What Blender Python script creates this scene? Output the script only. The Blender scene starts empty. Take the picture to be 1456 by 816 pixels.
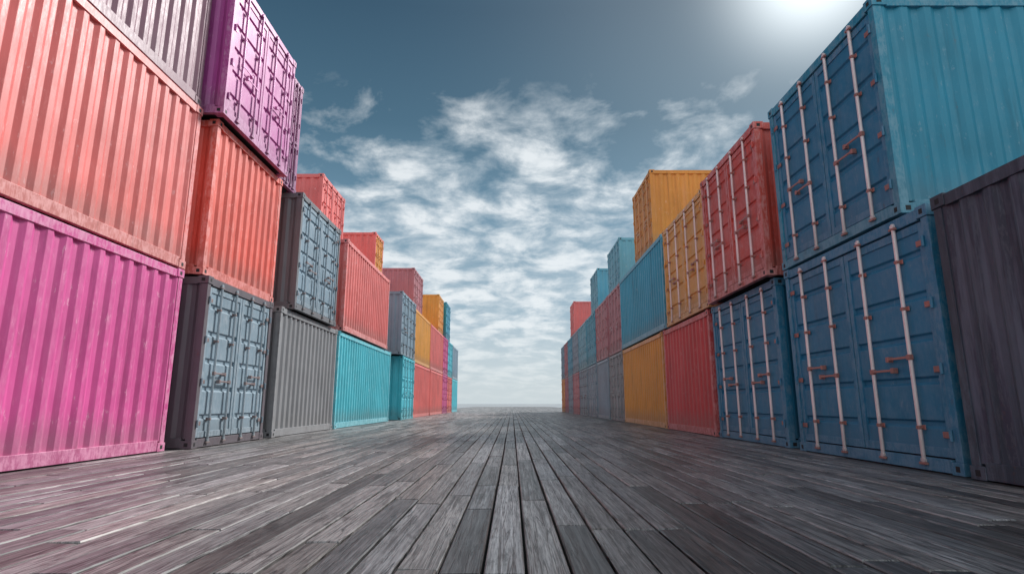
import bpy, math, random
from mathutils import Vector
random.seed(7)
scene = bpy.context.scene
scene.view_settings.view_transform = 'Standard'
scene.view_settings.look = 'None'
scene.view_settings.exposure = 0

SUN_EL, SUN_AZ = 37.0, 42.0     # azimuth measured to the right of +Y
def N(nt, t, **kw):
    n = nt.nodes.new(t)
    for k, v in kw.items():
        setattr(n, k, v)
    return n
def math_n(nt, op, a, b=None, c=None, clamp=False):
    n = nt.nodes.new('ShaderNodeMath'); n.operation = op; n.use_clamp = clamp
    for i, v in enumerate((a, b, c)):
        if v is None: continue
        if isinstance(v, (int, float)): n.inputs[i].default_value = v
        else: nt.links.new(v, n.inputs[i])
    return n.outputs[0]
def mix_n(nt, fac, a, b, blend='MIX'):
    n = nt.nodes.new('ShaderNodeMix'); n.data_type = 'RGBA'; n.blend_type = blend
    for s, v in ((n.inputs[0], fac), (n.inputs[6], a), (n.inputs[7], b)):
        if isinstance(v, (int, float)): s.default_value = v
        elif isinstance(v, tuple): s.default_value = (v[0], v[1], v[2], 1)
        else: nt.links.new(v, s)
    return n.outputs[2]
def ramp_n(nt, fac, stops):
    n = nt.nodes.new('ShaderNodeValToRGB')
    cr = n.color_ramp
    while len(cr.elements) < len(stops): cr.elements.new(0.5)
    for e, (p, c) in zip(cr.elements, stops):
        e.position = p
        if isinstance(c, (int, float)): c = (c, c, c)
        e.color = (c[0], c[1], c[2], 1)
    nt.links.new(fac, n.inputs[0])
    return n.outputs[0]
def noise_n(nt, vec, scale, detail=4, rough=0.5, dist=0.0):
    n = nt.nodes.new('ShaderNodeTexNoise')
    n.inputs['Scale'].default_value = scale
    n.inputs['Detail'].default_value = detail
    n.inputs['Roughness'].default_value = rough
    n.inputs['Distortion'].default_value = dist
    nt.links.new(vec, n.inputs['Vector'])
    return n.outputs[0]
def scale_vec(nt, vec, s):
    n = nt.nodes.new('ShaderNodeVectorMath'); n.operation = 'MULTIPLY'
    nt.links.new(vec, n.inputs[0]); n.inputs[1].default_value = s
    return n.outputs[0]

# ------------------------------------------------------------------ world
w = bpy.data.worlds.new("World"); scene.world = w; w.use_nodes = True
nt = w.node_tree; nt.nodes.clear()
tc = N(nt, 'ShaderNodeTexCoord'); d = tc.outputs['Generated']
sep = N(nt, 'ShaderNodeSeparateXYZ'); nt.links.new(d, sep.inputs[0])
dx, dy, dz = sep.outputs
sky = N(nt, 'ShaderNodeTexSky'); sky.sky_type = 'NISHITA'; sky.sun_disc = False
sky.sun_elevation = math.radians(SUN_EL); sky.sun_rotation = math.radians(SUN_AZ)
zc = math_n(nt, 'MAXIMUM', dz, 0.0)
grad = ramp_n(nt, zc, [(0.0, (.54, .62, .66)), (0.05, (.48, .575, .635)), (0.15, (.31, .44, .53)), (0.3, (.145, .27, .37)),
                       (0.45, (.062, .142, .21)), (0.6, (.034, .086, .138)), (1.0, (.03, .08, .13))])
den = math_n(nt, 'ADD', zc, 0.20)
cx = math_n(nt, 'DIVIDE', dx, den); cy = math_n(nt, 'DIVIDE', dy, den)
comb = N(nt, 'ShaderNodeCombineXYZ'); nt.links.new(cx, comb.inputs[0]); nt.links.new(cy, comb.inputs[1])
cv = comb.outputs[0]
big = noise_n(nt, cv, 1.2, 3, 0.5, 0.15)
fine = noise_n(nt, scale_vec(nt, cv, (1.0, 1.05, 1)), 5.0, 10, 0.60, 0.25)
cl = math_n(nt, 'ADD', math_n(nt, 'MULTIPLY', big, 0.42), math_n(nt, 'MULTIPLY', fine, 0.80))
eln = ramp_n(nt, zc, [(0.0, 1.0), (0.28, 1.0), (0.38, .82), (0.47, 0.58), (0.56, 0.0)])
azs = math_n(nt, 'ADD', dx, math_n(nt, 'MULTIPLY', dz, -.20))
azn = math_n(nt, 'ABSOLUTE', math_n(nt, 'ADD', azs, 0.06))
azf = ramp_n(nt, azn, [(0.0, 1.0), (0.25, .95), (0.42, .6), (.65, 0.25)])
cov = math_n(nt, 'MULTIPLY', eln, azf)
cl = math_n(nt, 'ADD', cl, math_n(nt, 'MULTIPLY', cov, 0.34))
mask = ramp_n(nt, cl, [(0.77, 0.0), (0.87, .42), (.95, .82), (1.0, 1.0)])
mask = math_n(nt, 'MULTIPLY', mask, ramp_n(nt, cov, [(0.2, 0.0), (0.45, .75), (0.7, 1.0)]))
ccol = mix_n(nt, ramp_n(nt, fine, [(0.38, 0.0), (0.62, 1.0)]), (.44, .54, .61), (.83, .87, .89))
skyc = mix_n(nt, math_n(nt, 'MULTIPLY', mask, .90), grad, ccol)
hz = ramp_n(nt, zc, [(0.0, .95), (0.04, .65), (0.15, 0.0)])
skyc = mix_n(nt, hz, skyc, (.56, .64, .68))
def sdir(az, el):
    az = math.radians(az); el = math.radians(el)
    return Vector((math.sin(az) * math.cos(el), math.cos(az) * math.cos(el), math.sin(el)))
sd = sdir(SUN_AZ, SUN_EL)
dot = N(nt, 'ShaderNodeVectorMath'); dot.operation = 'DOT_PRODUCT'
nt.links.new(d, dot.inputs[0]); dot.inputs[1].default_value = sdir(31, 36.5)
dp = math_n(nt, 'MAXIMUM', dot.outputs['Value'], 0.0)
g1 = math_n(nt, 'MULTIPLY', math_n(nt, 'POWER', dp, 240.0), 1.1)
g2 = math_n(nt, 'MULTIPLY', math_n(nt, 'POWER', dp, 16.0), 0.14)
glow = mix_n(nt, 1.0, (0.95, 1.0, 1.0), math_n(nt, 'ADD', g1, g2), 'MULTIPLY')
skyc = mix_n(nt, 1.0, skyc, glow, 'ADD')
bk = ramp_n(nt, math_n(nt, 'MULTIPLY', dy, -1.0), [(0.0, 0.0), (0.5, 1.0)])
skyc = mix_n(nt, bk, skyc, (.88, .96, 1.0))  # unseen sky behind the camera, brightened as added fill for shaded faces
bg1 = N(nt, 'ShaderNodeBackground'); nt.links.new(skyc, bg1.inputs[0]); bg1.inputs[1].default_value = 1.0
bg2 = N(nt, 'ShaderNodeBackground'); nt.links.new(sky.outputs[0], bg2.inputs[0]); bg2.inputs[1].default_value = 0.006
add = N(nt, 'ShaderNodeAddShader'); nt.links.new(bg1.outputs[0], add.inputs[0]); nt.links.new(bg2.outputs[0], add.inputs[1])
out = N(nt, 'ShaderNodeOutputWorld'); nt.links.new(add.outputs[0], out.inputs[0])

sun = bpy.data.lights.new("sun", 'SUN'); sun.energy = 4.6; sun.angle = math.radians(14); sun.color = (1, .965, .94)
so = bpy.data.objects.new("sun", sun); scene.collection.objects.link(so)
so.rotation_euler = (-sd).to_track_quat('-Z', 'Y').to_euler()

# ------------------------------------------------------------------ materials
def paint(name, col, rough=.45, rust=.5, metallic=0.0, wear=False, woody=0.0):
    m = bpy.data.materials.new(name); m.use_nodes = True
    nt = m.node_tree; b = nt.nodes['Principled BSDF']
    tc = N(nt, 'ShaderNodeTexCoord'); oi = N(nt, 'ShaderNodeObjectInfo')
    off = N(nt, 'ShaderNodeVectorMath'); off.operation = 'ADD'
    nt.links.new(tc.outputs['Object'], off.inputs[0])
    nt.links.new(math_n(nt, 'MULTIPLY', oi.outputs['Random'], 60.0), off.inputs[1])
    P = off.outputs[0]
    big = noise_n(nt, P, .9, 3, .6)
    streak = noise_n(nt, scale_vec(nt, P, (7, 7, .45)), 1.0, 5, .66)
    fine = noise_n(nt, scale_vec(nt, P, (28, 28, 8)), 1.0, 5, .74)
    spots = noise_n(nt, P, 5.5, 6, .75)
    mx = max(col); g = sum(col) / 3
    k = min(1.0, mx / .6) * (.40 + .60 * min(1, g / .3))     # dark coats fade less
    dark = tuple(c * .80 for c in col)
    light = tuple(min(1, c * .90 + .07 * k) for c in col)
    worn = tuple(min(1, x * .68 + .28 * k) for x in col)
    c = mix_n(nt, ramp_n(nt, big, [(.3, 0.0), (.65, 1.0)]), dark, col)
    c = mix_n(nt, ramp_n(nt, streak, [(.29, .65), (.43, 0.0)]), c, tuple(x * .52 for x in col))
    c = mix_n(nt, ramp_n(nt, streak, [(.54, 0.0), (.72, .75)]), c, light)
    c = mix_n(nt, ramp_n(nt, fine, [(.56, 0.0), (.64, .45)]), c, light)
    mixfs = math_n(nt, 'ADD', math_n(nt, 'MULTIPLY', fine, .5), math_n(nt, 'MULTIPLY', spots, .5))
    c = mix_n(nt, ramp_n(nt, mixfs, [(.585, 0.0), (.61, .6)]), c, worn)
    if woody:
        c = mix_n(nt, ramp_n(nt, streak, [(.45, 0.0), (.56, woody)]), c, (.105, .125, .165))
        c = mix_n(nt, ramp_n(nt, fine, [(.50, 0.0), (.60, .5)]), c, (.10, .108, .13))
    sepz = N(nt, 'ShaderNodeSeparateXYZ'); nt.links.new(tc.outputs['Object'], sepz.inputs[0])
    dust = ramp_n(nt, math_n(nt, 'ADD', sepz.outputs[2], math_n(nt, 'MULTIPLY', streak, -.5)), [(0.0, .35 * k), (.30, 0.0)])
    c = mix_n(nt, dust, c, (.20, .185, .17))
    rustc = tuple(.4 * x + .6 * y for x, y in zip(col, (.14, .055, .03)))
    rm = ramp_n(nt, math_n(nt, 'ADD', math_n(nt, 'MULTIPLY', spots, .6), math_n(nt, 'MULTIPLY', streak, .4)), [(.348, rust), (.388, 0.0)])
    c = mix_n(nt, rm, c, rustc)
    if wear:
        ge = N(nt, 'ShaderNodeNewGeometry')
        pt = ramp_n(nt, ge.outputs['Pointiness'], [(.508, 0.0), (.555, 1.0)])
        em = math_n(nt, 'MULTIPLY', pt, ramp_n(nt, mixfs, [(.45, 0.0), (.55, .65)]))
        c = mix_n(nt, em, c, worn)
        em2 = math_n(nt, 'MULTIPLY', pt, ramp_n(nt, mixfs, [(.35, .6), (.43, 0.0)]))
        c = mix_n(nt, em2, c, rustc)
    nt.links.new(c, b.inputs['Base Color'])
    r = ramp_n(nt, fine, [(.3, rough - .09), (.7, rough + .14)])
    nt.links.new(r, b.inputs['Roughness'])
    b.inputs['Metallic'].default_value = metallic
    dent = noise_n(nt, P, 1.7, 1, .5)
    hsum = math_n(nt, 'ADD', dent, math_n(nt, 'MULTIPLY', fine, .05))
    bp = N(nt, 'ShaderNodeBump'); bp.inputs['Strength'].default_value = .6; bp.inputs['Distance'].default_value = .03
    nt.links.new(hsum, bp.inputs['Height']); nt.links.new(bp.outputs[0], b.inputs['Normal'])
    return m
COL = dict(
    pink=(.70, .10, .335), coral=(.82, .18, .165), redor=(.88, .14, .10), mauve=(.27, .12, .17), magenta=(.54, .085, .37),
    purple=(.34, .06, .24), grey=(.24, .34, .41), greyb=(.27, .28, .295), turq=(.08, .57, .68), slate=(.22, .33, .41),
    salmon=(.84, .18, .165), yellow=(.86, .38, .05), orange=(.78, .31, .045), red=(.64, .075, .075), brick=(.68, .085, .06),
    blue=(.022, .21, .365), bluel=(.045, .37, .52), sky=(.15, .45, .57), dark=(.034, .046, .070), rose=(.50, .17, .20),
    steel=(.22, .33, .42), bluet=(.018, .28, .415), char=(.135, .115, .135), charb=(.16, .17, .19))
MAT = {k: paint("paint_" + k, v) for k, v in COL.items()}
MATN = {k: paint("worn_paint_" + k, v, wear=True, woody=(.85 if k == 'dark' else 0)) for k, v in COL.items()}
BAR = {k: paint("bars_" + k, tuple(min(1, x * .75 + .18) for x in v), .36, .3, .2) for k, v in COL.items()}
WHITEBAR = paint("galvanised_bars", (.92, .76, .74), .30, .95, .15)
PINKBR = paint("worn_brackets", (.46, .19, .16), .4, .9, .2)
RUSTBR = paint("rusty_brackets", (.26, .20, .20), .5, .9, .2)
def flat(name, col, rough):
    m = bpy.data.materials.new(name); m.use_nodes = True
    nt = m.node_tree; b = nt.nodes['Principled BSDF']
    tc = N(nt, 'ShaderNodeTexCoord'); n = noise_n(nt, tc.outputs['Object'], 9, 4)
    nt.links.new(mix_n(nt, n, tuple(x * .6 for x in col), tuple(x * 1.3 for x in col)), b.inputs['Base Color'])
    b.inputs['Roughness'].default_value = rough
    return m
GASKET_HOLE = flat("gasket_and_hole_shade", (.02, .02, .022), .7)

# ------------------------------------------------------------------ container builder
class MB:
    def __init__(s): s.v = []; s.f = []; s.m = []
    def box(s, x0, x1, y0, y1, z0, z1, m=0):
        i = len(s.v)
        s.v += [(x0, y0, z0), (x1, y0, z0), (x1, y1, z0), (x0, y1, z0), (x0, y0, z1), (x1, y0, z1), (x1, y1, z1), (x0, y1, z1)]
        for q in ((0, 3, 2, 1), (4, 5, 6, 7), (0, 1, 5, 4), (1, 2, 6, 5), (2, 3, 7, 6), (3, 0, 4, 7)):
            s.f.append(tuple(i + k for k in q)); s.m.append(m)
    def sheet(s, line, fn, a, b, m=0):
        i = len(s.v)
        for p in line: s.v.append(fn(p, a)); s.v.append(fn(p, b))
        for k in range(len(line) - 1):
            j = i + 2 * k
            s.f.append((j, j + 2, j + 3, j + 1)); s.m.append(m)
    def cyl(s, p0, p1, r, m=0, n=14):
        p0 = Vector(p0); p1 = Vector(p1); ax = (p1 - p0).normalized()
        u = ax.orthogonal().normalized(); v = ax.cross(u); i = len(s.v)
        for k in range(n):
            a = 2 * math.pi * k / n; o = u * math.cos(a) * r + v * math.sin(a) * r
            s.v.append(tuple(p0 + o)); s.v.append(tuple(p1 + o))
        for k in range(n):
            j = i + 2 * k; q = i + 2 * ((k + 1) % n)
            s.f.append((j, q, q + 1, j + 1)); s.m.append(m)
        s.f.append(tuple(i + 2 * k for k in range(n))[::-1]); s.m.append(m)
        s.f.append(tuple(i + 2 * k + 1 for k in range(n))); s.m.append(m)

def corr(s0, s1, per=.262, dep=.034):
    n = max(2, round((s1 - s0) / per)); p = (s1 - s0) / n; L = [(s0, 0.0)]
    for k in range(n):
        a = s0 + k * p
        L += [(a + .14 * p, 0), (a + .37 * p, dep), (a + .63 * p, dep), (a + .86 * p, 0)]
    L.append((s1, 0.0)); return L

LV = 2.62; H = 2.60
def container(W, L, body, door, bar, bracket, loc, rz, near, seed):
    rnd = random.Random(seed)
    mb = MB(); hw, hl = W / 2, L / 2
    # mats: 0 body 1 door 2 bars 3 gasket and painted hole shade 4 brackets
    pw = .11
    for sx in (-1, 1):
        for sy in (-1, 1):
            xa, xb = sorted((sx * (hw - .012), sx * (hw - pw))); ya, yb = sorted((sy * (hl - .012), sy * (hl - pw)))
            mb.box(xa, xb, ya, yb, .118, H - .118, 0)
            for z0, z1 in ((-.0, .118), (H - .118, H + .004)):       # castings
                xa2, xb2 = sorted((sx * hw, sx * (hw - .155))); ya2, yb2 = sorted((sy * hl, sy * (hl - .17)))
                mb.box(xa2, xb2, ya2, yb2, z0 + .002, z1, 0)
                zc = (z0 + z1) / 2
                xo = sorted((sx * (hw - .02), sx * (hw + .0015)))
                mb.box(xo[0], xo[1], min(sy * (hl - .115), sy * (hl - .055)), max(sy * (hl - .115), sy * (hl - .055)), zc - .028, zc + .028, 3)  # dark box painted in place of the shade inside the casting hole
                yo = sorted((sy * (hl - .02), sy * (hl + .0015)))
                mb.box(min(sx * (hw - .105), sx * (hw - .05)), max(sx * (hw - .105), sx * (hw - .05)), yo[0], yo[1], zc - .028, zc + .028, 3)  # same painted hole shade on the end face
    for sx in (-1, 1):      # side rails
        xa, xb = sorted((sx * (hw - .008), sx * (hw - .08)))
        mb.box(xa, xb, -hl + .17, hl - .17, .01, .155, 0)
        mb.box(xa, xb, -hl + .17, hl - .17, H - .125, H - .012, 0)
        xp = sx * (hw - .022)
        mb.sheet(corr(-hl + .105, hl - .105), lambda p, z, xp=xp, sx=sx: (xp - sx * p[1], p[0], z), .14, H - .11, 0)
    # blind end
    mb.box(-hw + .155, hw - .155, -hl + .008, -hl + .09, .01, .165, 0)
    mb.box(-hw + .155, hw - .155, -hl + .008, -hl + .09, H - .12, H - .012, 0)
    mb.sheet(corr(-hw + .105, hw - .105, .24), lambda p, z: (p[0], -hl + .024 + p[1], z), .14, H - .09, 0)
    # roof, floor
    mb.sheet(corr(-hl + .1, hl - .1, .26, .02), lambda p, x: (x, p[0], H - .03 - p[1]), -hw + .07, hw - .07, 0)
    mb.box(-hw + .085, hw - .085, -hl + .095, hl - .095, .03, .13, 3)
    # door end: header, sill
    mb.box(-hw + .155, hw - .155, hl - .09, hl - .008, .01, .135, 0)
    mb.box(-hw + .155, hw - .155, hl - .09, hl - .008, H - .13, H - .012, 0)
    z0, z1 = .15, H - .145
    mb.box(-hw + .1, hw - .1, hl - .095, hl - .07, .13, H - .125, 3)
    for sx in (-1, 1):
        xa, xb = sorted((sx * .010, sx * (hw - .120)))
        yf = hl - .028
        st = .07
        mb.box(xa, xa + st, yf - .045, yf, z0, z1, 1); mb.box(xb - st, xb, yf - .045, yf, z0, z1, 1)
        mb.box(xa + st, xb - st, yf - .045, yf, z0, z0 + .09, 1); mb.box(xa + st, xb - st, yf - .045, yf, z1 - .09, z1, 1)
        za, zb = z0 + .09, z1 - .09; n = 5; p = (zb - za) / n; line = [(za, .014)]
        for k in range(n):
            a = za + k * p
            line += [(a + .40 * p, .014), (a + .45 * p, .038), (a + .55 * p, .038), (a + .60 * p, .014)]
        line.append((zb, .014))
        mb.sheet(line, lambda q, x: (x, yf - q[1], q[0]), xa + st, xb - st, 1)
        wleaf = xb - xa
        mb.box(min(sx * (hw - .119), sx * (hw - .111)), max(sx * (hw - .119), sx * (hw - .111)), yf - .04, yf - .006, z0, z1, 3)
        for kk, fr in enumerate((.26, .72)):
            bx = sx * .012 + sx * wleaf * fr
            rr = .020
            yb = yf + .032
            mb.cyl((bx, yb, .06), (bx + rnd.uniform(-.008, .008), yb, H - .06), rr, 2)
            for zz in (.06, H - .13):           # cam keepers on sill/header
                mb.box(bx - .05, bx + .05, hl - .006, yb + .021, zz, zz + .026, 4)
                mb.box(bx - .028, bx + .028, hl - .007, yb + .017, zz + .030, zz + .06, 2)
            for zz in (.42, 1.62, 2.12):   # guide brackets
                mb.box(bx - .05, bx + .05, yf - .001, yf + .010, zz - .024, zz + .024, 4)
                mb.box(bx - .024, bx + .024, yf + .009, yb + .0225, zz - .018, zz + .018, 4)
            zz = 1.00 + .12 * kk                # handles
            ex = bx - sx * min(.34, wleaf * .3) if kk == 1 else bx + sx * min(.36, wleaf * .30)
            mb.box(min(bx, ex), max(bx, ex), yb + .010, yb + .022, zz - .013, zz + .013, 4)
            mb.box(bx - .027, bx + .027, yb - .018, yb + .0245, zz - .028, zz + .028, 4)
            mb.box(ex - .022, ex + .022, yf - .001, yb + .026, zz - .032, zz + .026, 4)
        for zz in (.36, .98, 1.62, 2.24):       # hinges
            xo = sx * (hw - .112)
            mb.box(min(xo, xo - sx * .12), max(xo, xo - sx * .12), yf + .001, yf + .010, zz - .03, zz + .03, 4)
            mb.cyl((xo + sx * .012, hl + .002, zz - .055), (xo + sx * .012, hl + .002, zz + .055), .016, 1, 10)
    me = bpy.data.meshes.new("shipping_container")
    me.from_pydata(mb.v, [], mb.f)
    for mm in (body, door, bar, GASKET_HOLE, bracket): me.materials.append(mm)
    me.polygons.foreach_set("material_index", mb.m); me.update()
    ob = bpy.data.objects.new("shipping_container", me)
    scene.collection.objects.link(ob)
    ob.location = loc; ob.rotation_euler = (0, 0, rz)
    if near:
        bv = ob.modifiers.new("edge", 'BEVEL'); bv.width = .007; bv.segments = 2
        bv.limit_method = 'ANGLE'; bv.angle_limit = math.radians(28); bv.harden_normals = False
    return ob

cnt = [0]
def put(side, typ, lev, X, d0, d1, col, door=None, flip=False, white=None, length=6.06, yaw=0):
    cnt[0] += 1
    s = -1 if side == 'L' else 1
    white = (side == 'R' and d0 < 17) if white is None else white
    bar = WHITEBAR if white else BAR[door or col]
    br = PINKBR if white else (RUSTBR if (door or col) in ('grey', 'slate') else BAR[door or col])
    if typ == 'D':
        W, L = d1 - d0, length
        loc = (X + s * L / 2, (d0 + d1) / 2, lev * LV); rz = math.radians(90 * s + yaw)
    else:
        W, L = 2.44, d1 - d0
        loc = (X + s * W / 2, (d0 + d1) / 2, lev * LV); rz = math.radians((180 if flip else 0) + yaw)
    M = MATN if d0 < 17 else MAT
    container(W, L, M[col], M[door or col], bar, br, loc, rz, d0 < 17, cnt[0])

L = [
 ('L','S',0,-4.90,2.35,8.42,'pink'), ('L','S',1,-4.90,2.35,8.42,'coral'), ('L','S',2,-4.92,2.35,8.38,'mauve'),
 ('L','S',0,-4.95,-3.8,2.27,'greyb'), ('L','S',1,-4.9,-3.8,2.27,'turq'),
 ('L','D',0,-4.70,8.74,11.22,'char','grey'), ('L','S',1,-4.80,8.72,11.42,'redor'), ('L','D',2,-4.65,8.55,11.25,'magenta'),
 ('L','D',2,-4.86,11.36,12.3,'purple'),
 ('L','S',0,-4.70,11.62,15.5,'greyb'), ('L','D',1,-4.60,12.05,14.95,'charb','slate'),
 ('L','D',2,-6.00,17.3,19.75,'salmon'),
 ('L','S',0,-4.68,15.62,22.4,'turq'), ('L','S',1,-4.62,15.7,21.4,'salmon'),
 ('L','D',2,-5.80,23.7,25.2,'salmon','yellow'),
 ('L','D',0,-4.50,24.0,26.9,'turq'), ('L','D',1,-4.50,23.4,26.8,'slate'),
 ('L','D',2,-5.25,30.3,33.4,'rose'),
 ('L','S',0,-4.70,27.0,33.5,'salmon'), ('L','S',1,-4.70,27.0,33.2,'yellow'),
 ('L','S',0,-4.70,33.7,39.6,'salmon'), ('L','S',1,-4.70,33.4,39.6,'coral'),
 ('L','D',2,-4.87,38.0,40.6,'yellow'),
 ('L','D',0,-4.70,39.8,42.5,'pink'), ('L','D',1,-4.70,39.8,42.5,'pink'), ('L','D',2,-4.7,41.0,43.6,'bluel'),
 ('L','D',0,-4.70,42.7,45.8,'coral'), ('L','D',1,-4.70,42.7,45.8,'turq'),
 ('L','S',0,-4.70,46.0,50.5,'turq'), ('L','S',1,-4.70,46.0,50.5,'steel'),
]
R = [
 ('R','S',0,4.06,-.75,5.33,'dark'), 
 ('R','D',0,4.10,5.45,8.50,'blue'), ('R','D',1,4.10,5.80,8.52,'bluet','blue'),
 ('R','D',0,4.14,8.90,11.85,'blue'), ('R','D',1,3.98,8.80,11.55,'brick'),
 ('R','S',0,4.12,12.0,15.7,'red'), ('R','D',1,4.08,11.80,15.1,'yellow'),
 ('R','D',2,4.30,17.0,19.6,'orange'),
 ('R','S',0,4.12,15.85,21.6,'orange'), ('R','S',1,4.08,15.25,21.5,'bluel'),
 ('R','D',0,4.12,21.7,24.7,'greyb'), ('R','D',1,4.12,21.6,24.6,'rose'), ('R','D',2,4.70,24.5,27.6,'sky'),
 ('R','S',0,4.12,24.9,28.3,'slate'), ('R','D',1,4.12,24.8,28.3,'rose'), 
 ('R','D',0,4.12,28.5,31.9,'steel'), ('R','D',1,4.12,28.5,31.9,'bluel'), ('R','D',2,4.60,30.4,33.2,'sky'),
 ('R','D',0,4.12,32.1,35.8,'slate'), ('R','D',1,4.12,32.1,35.8,'sky'),
 ('R','D',0,4.12,36.0,39.6,'rose'), ('R','D',1,4.12,36.0,39.6,'steel'),
 ('R','D',0,4.12,39.8,42.8,'steel'), ('R','D',1,4.12,39.8,42.8,'bluel'), ('R','D',2,4.4,40.7,43.2,'salmon'),
 ('R','D',0,4.12,43.0,45.6,'rose'), ('R','D',1,4.12,43.0,45.6,'rose'),
 ('R','D',0,4.12,45.8,48.6,'orange'), ('R','D',1,4.12,45.8,48.6,'steel'),
]
for a in L + R: put(*a)
bc = ['greyb', 'salmon', 'steel', 'orange', 'bluel', 'red']
rr = random.Random(3)
for a in L + R:
    if a[1] == 'S' and a[2] < 2 and a[4] > 2:
        s = -1 if a[0] == 'L' else 1
        for k in (1, 2) if 15 < a[4] < 30 else (1,):
            put(a[0], 'S', a[2], (a[3] + s * 2.52 * k), a[4], a[5], rr.choice(bc))
put('R', 'S', 0, 6.62, -.75, 5.33, 'greyb')

# ------------------------------------------------------------------ deck
def wood(name, far=False):
    m = bpy.data.materials.new(name); m.use_nodes = True
    nt = m.node_tree; b = nt.nodes['Principled BSDF']
    tc = N(nt, 'ShaderNodeTexCoord')
    if far:
        sp = N(nt, 'ShaderNodeSeparateXYZ'); nt.links.new(tc.outputs['Object'], sp.inputs[0])
        ix = math_n(nt, 'FLOOR', math_n(nt, 'DIVIDE', sp.outputs[0], .172))
        wn = N(nt, 'ShaderNodeTexWhiteNoise'); wn.noise_dimensions = '1D'; nt.links.new(ix, wn.inputs['W'])
        c = mix_n(nt, wn.outputs['Value'], (.26, .27, .28), (.36, .37, .38))
        nt.links.new(c, b.inputs['Base Color']); b.inputs['Roughness'].default_value = .30
        return m
    at = N(nt, 'ShaderNodeAttribute', attribute_name='rnd'); r1 = at.outputs['Fac']
    at2 = N(nt, 'ShaderNodeAttribute', attribute_name='rnd2'); r2 = at2.outputs['Fac']
    cb = N(nt, 'ShaderNodeCombineXYZ')
    nt.links.new(math_n(nt, 'MULTIPLY', r1, 37.0), cb.inputs[0]); nt.links.new(math_n(nt, 'MULTIPLY', r2, 91.0), cb.inputs[1])
    ad = N(nt, 'ShaderNodeVectorMath'); ad.operation = 'ADD'
    nt.links.new(tc.outputs['Object'], ad.inputs[0]); nt.links.new(cb.outputs[0], ad.inputs[1]); P = ad.outputs[0]
    g1 = noise_n(nt, scale_vec(nt, P, (36, 1.0, 8)), 1.0, 6, .65, .8)
    g2 = noise_n(nt, scale_vec(nt, P, (120, 5.0, 30)), 1.0, 3, .7, .2)
    pat = noise_n(nt, scale_vec(nt, P, (6, 1.5, 1)), 1.0, 6, .74, .4)
    crk = math_n(nt, 'ABSOLUTE', math_n(nt, 'SUBTRACT', noise_n(nt, scale_vec(nt, P, (24, .6, 4)), 1.0, 4, .55, .7), .5))
    crm = ramp_n(nt, crk, [(0.0, 1.0), (.010, .75), (.022, 0.0)])
    c = ramp_n(nt, g1, [(.29, (.075, .072, .072)), (.43, (.185, .181, .182)), (.55, (.275, .271, .271)), (.71, (.39, .386, .387))])
    c = mix_n(nt, ramp_n(nt, g2, [(.38, .72), (.56, 0.0)]), c, (.075, .071, .07))
    c = mix_n(nt, ramp_n(nt, pat, [(.35, .85), (.46, 0.0)]), c, (.045, .042, .04))
    c = mix_n(nt, ramp_n(nt, pat, [(.57, 0.0), (.70, .45)]), c, (.42, .415, .41))
    c = mix_n(nt, math_n(nt, 'MULTIPLY', crm, .85), c, (.012, .011, .011))
    br = ramp_n(nt, r1, [(0.0, .30), (.18, .62), (.5, .95), (.82, 1.2), (1.0, 1.6)])
    c = mix_n(nt, 1.0, c, br, 'MULTIPLY')
    c = mix_n(nt, 1.0, c, ramp_n(nt, r2, [(0.0, (1.05, .97, .92)), (1.0, (1.0, 1.0, 1.02))]), 'MULTIPLY')
    nt.links.new(c, b.inputs['Base Color'])
    nt.links.new(ramp_n(nt, g1, [(.3, .52), (.7, .33)]), b.inputs['Roughness'])
    h = math_n(nt, 'ADD', math_n(nt, 'MULTIPLY', g1, .8), math_n(nt, 'MULTIPLY', g2, .3))
    h = math_n(nt, 'SUBTRACT', h, math_n(nt, 'MULTIPLY', crm, .9))
    bp = N(nt, 'ShaderNodeBump'); bp.inputs['Strength'].default_value = .42; bp.inputs['Distance'].default_value = .004
    nt.links.new(h, bp.inputs['Height']); nt.links.new(bp.outputs[0], b.inputs['Normal'])
    return m
WOOD = wood("weathered_planks"); WOODF = wood("weathered_planks_far", True)
UNDER = flat("deck_gap_shade_sheet", (.02, .019, .018), .9)
pitch_w = .178
v, f, r1, r2 = [], [], [], []
rd = random.Random(23)
nrow = int(8.4 / pitch_w)
joints = [1.6 + .83 * k for k in range(-8, 170)]
YEND = 130
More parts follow.
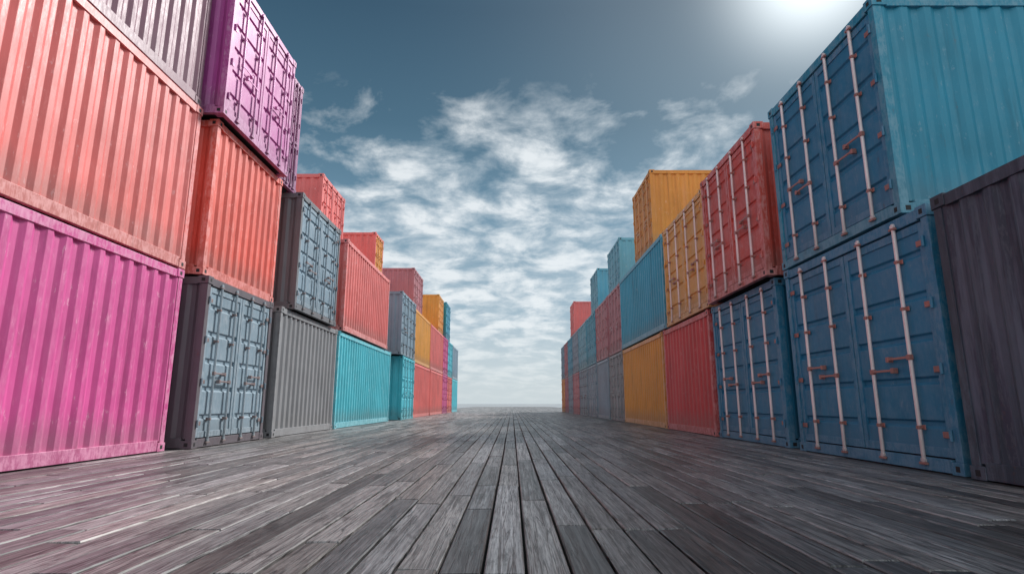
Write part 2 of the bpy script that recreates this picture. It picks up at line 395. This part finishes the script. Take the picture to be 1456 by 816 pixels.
for ix in range(-nrow, nrow):
    y = -3 - rd.random() * 2
    while y < YEND:
        ln = rd.choice((1.25, 1.5, 1.9, 2.3, 2.5, 3.0)) * rd.uniform(.93, 1.07)
        if y > 50: ln *= 3
        y1 = y + ln
        if rd.random() < .4:
            y1 = min(joints, key=lambda j: abs(j - y1))
            if y1 - y < .8: y1 = y + ln
        gp = rd.uniform(.005, .0095); gq = rd.uniform(.005, .0095)
        xo = ix * pitch_w + .06
        x0 = xo + gp; x1 = xo + pitch_w - gq
        zt = rd.uniform(-.006, .0); tl = rd.uniform(-.0024, .0024); e = .006
        g2_ = rd.uniform(.004, .009)
        ya, yb = y + g2_, y1 - g2_
        i = len(v); zb = -.05
        sk = rd.uniform(-.002, .002)
        v += [(x0, ya, zb), (x1, ya, zb), (x1 + sk, yb, zb), (x0 + sk, yb, zb),
              (x0, ya, zt - e), (x1, ya, zt - e), (x1 + sk, yb, zt - e), (x0 + sk, yb, zt - e),
              (x0 + e, ya + e, zt - tl), (x1 - e, ya + e, zt + tl), (x1 - e + sk, yb - e, zt + tl), (x0 + e + sk, yb - e, zt - tl)]
        fs = [(0, 1, 5, 4), (1, 2, 6, 5), (2, 3, 7, 6), (3, 0, 4, 7), (4, 5, 9, 8), (5, 6, 10, 9), (6, 7, 11, 10), (7, 4, 8, 11), (8, 9, 10, 11)]
        a, bb = rd.random(), rd.random()
        for q in fs:
            f.append(tuple(i + k for k in q)); r1.append(a); r2.append(bb)
        y = y1
# dark sheet under the planks; its colour deepens the shade in the gaps
nf = len(f); i = len(v); XB = nrow * pitch_w
v += [(-XB, -5, -.046), (XB, -5, -.046), (XB, YEND, -.046), (-XB, YEND, -.046)]
f.append((i, i + 1, i + 2, i + 3)); r1.append(0); r2.append(0)
me = bpy.data.meshes.new("wooden_deck"); me.from_pydata(v, [], f)
at = me.attributes.new('rnd', 'FLOAT', 'FACE'); at.data.foreach_set('value', r1)
at = me.attributes.new('rnd2', 'FLOAT', 'FACE'); at.data.foreach_set('value', r2)
me.materials.append(WOOD); me.materials.append(UNDER); me.polygons[nf].material_index = 1; me.update()
ob = bpy.data.objects.new("wooden_deck", me); scene.collection.objects.link(ob)
S = 4000
me = bpy.data.meshes.new("ground"); me.from_pydata([(-S, -S, -.06), (S, -S, -.06), (S, S, -.06), (-S, S, -.06)], [], [(0, 1, 2, 3)])
me.materials.append(WOODF)
ob = bpy.data.objects.new("ground", me); scene.collection.objects.link(ob)

# ------------------------------------------------------------------ camera
cam = bpy.data.cameras.new("camera"); cam.lens = 20.27; cam.sensor_width = 36; cam.clip_end = 10000; cam.clip_start = .05
co = bpy.data.objects.new("camera", cam); scene.collection.objects.link(co)
co.location = (0, 0, .65); co.rotation_euler = (math.radians(90 + 11.44), 0, 0)
scene.camera = co
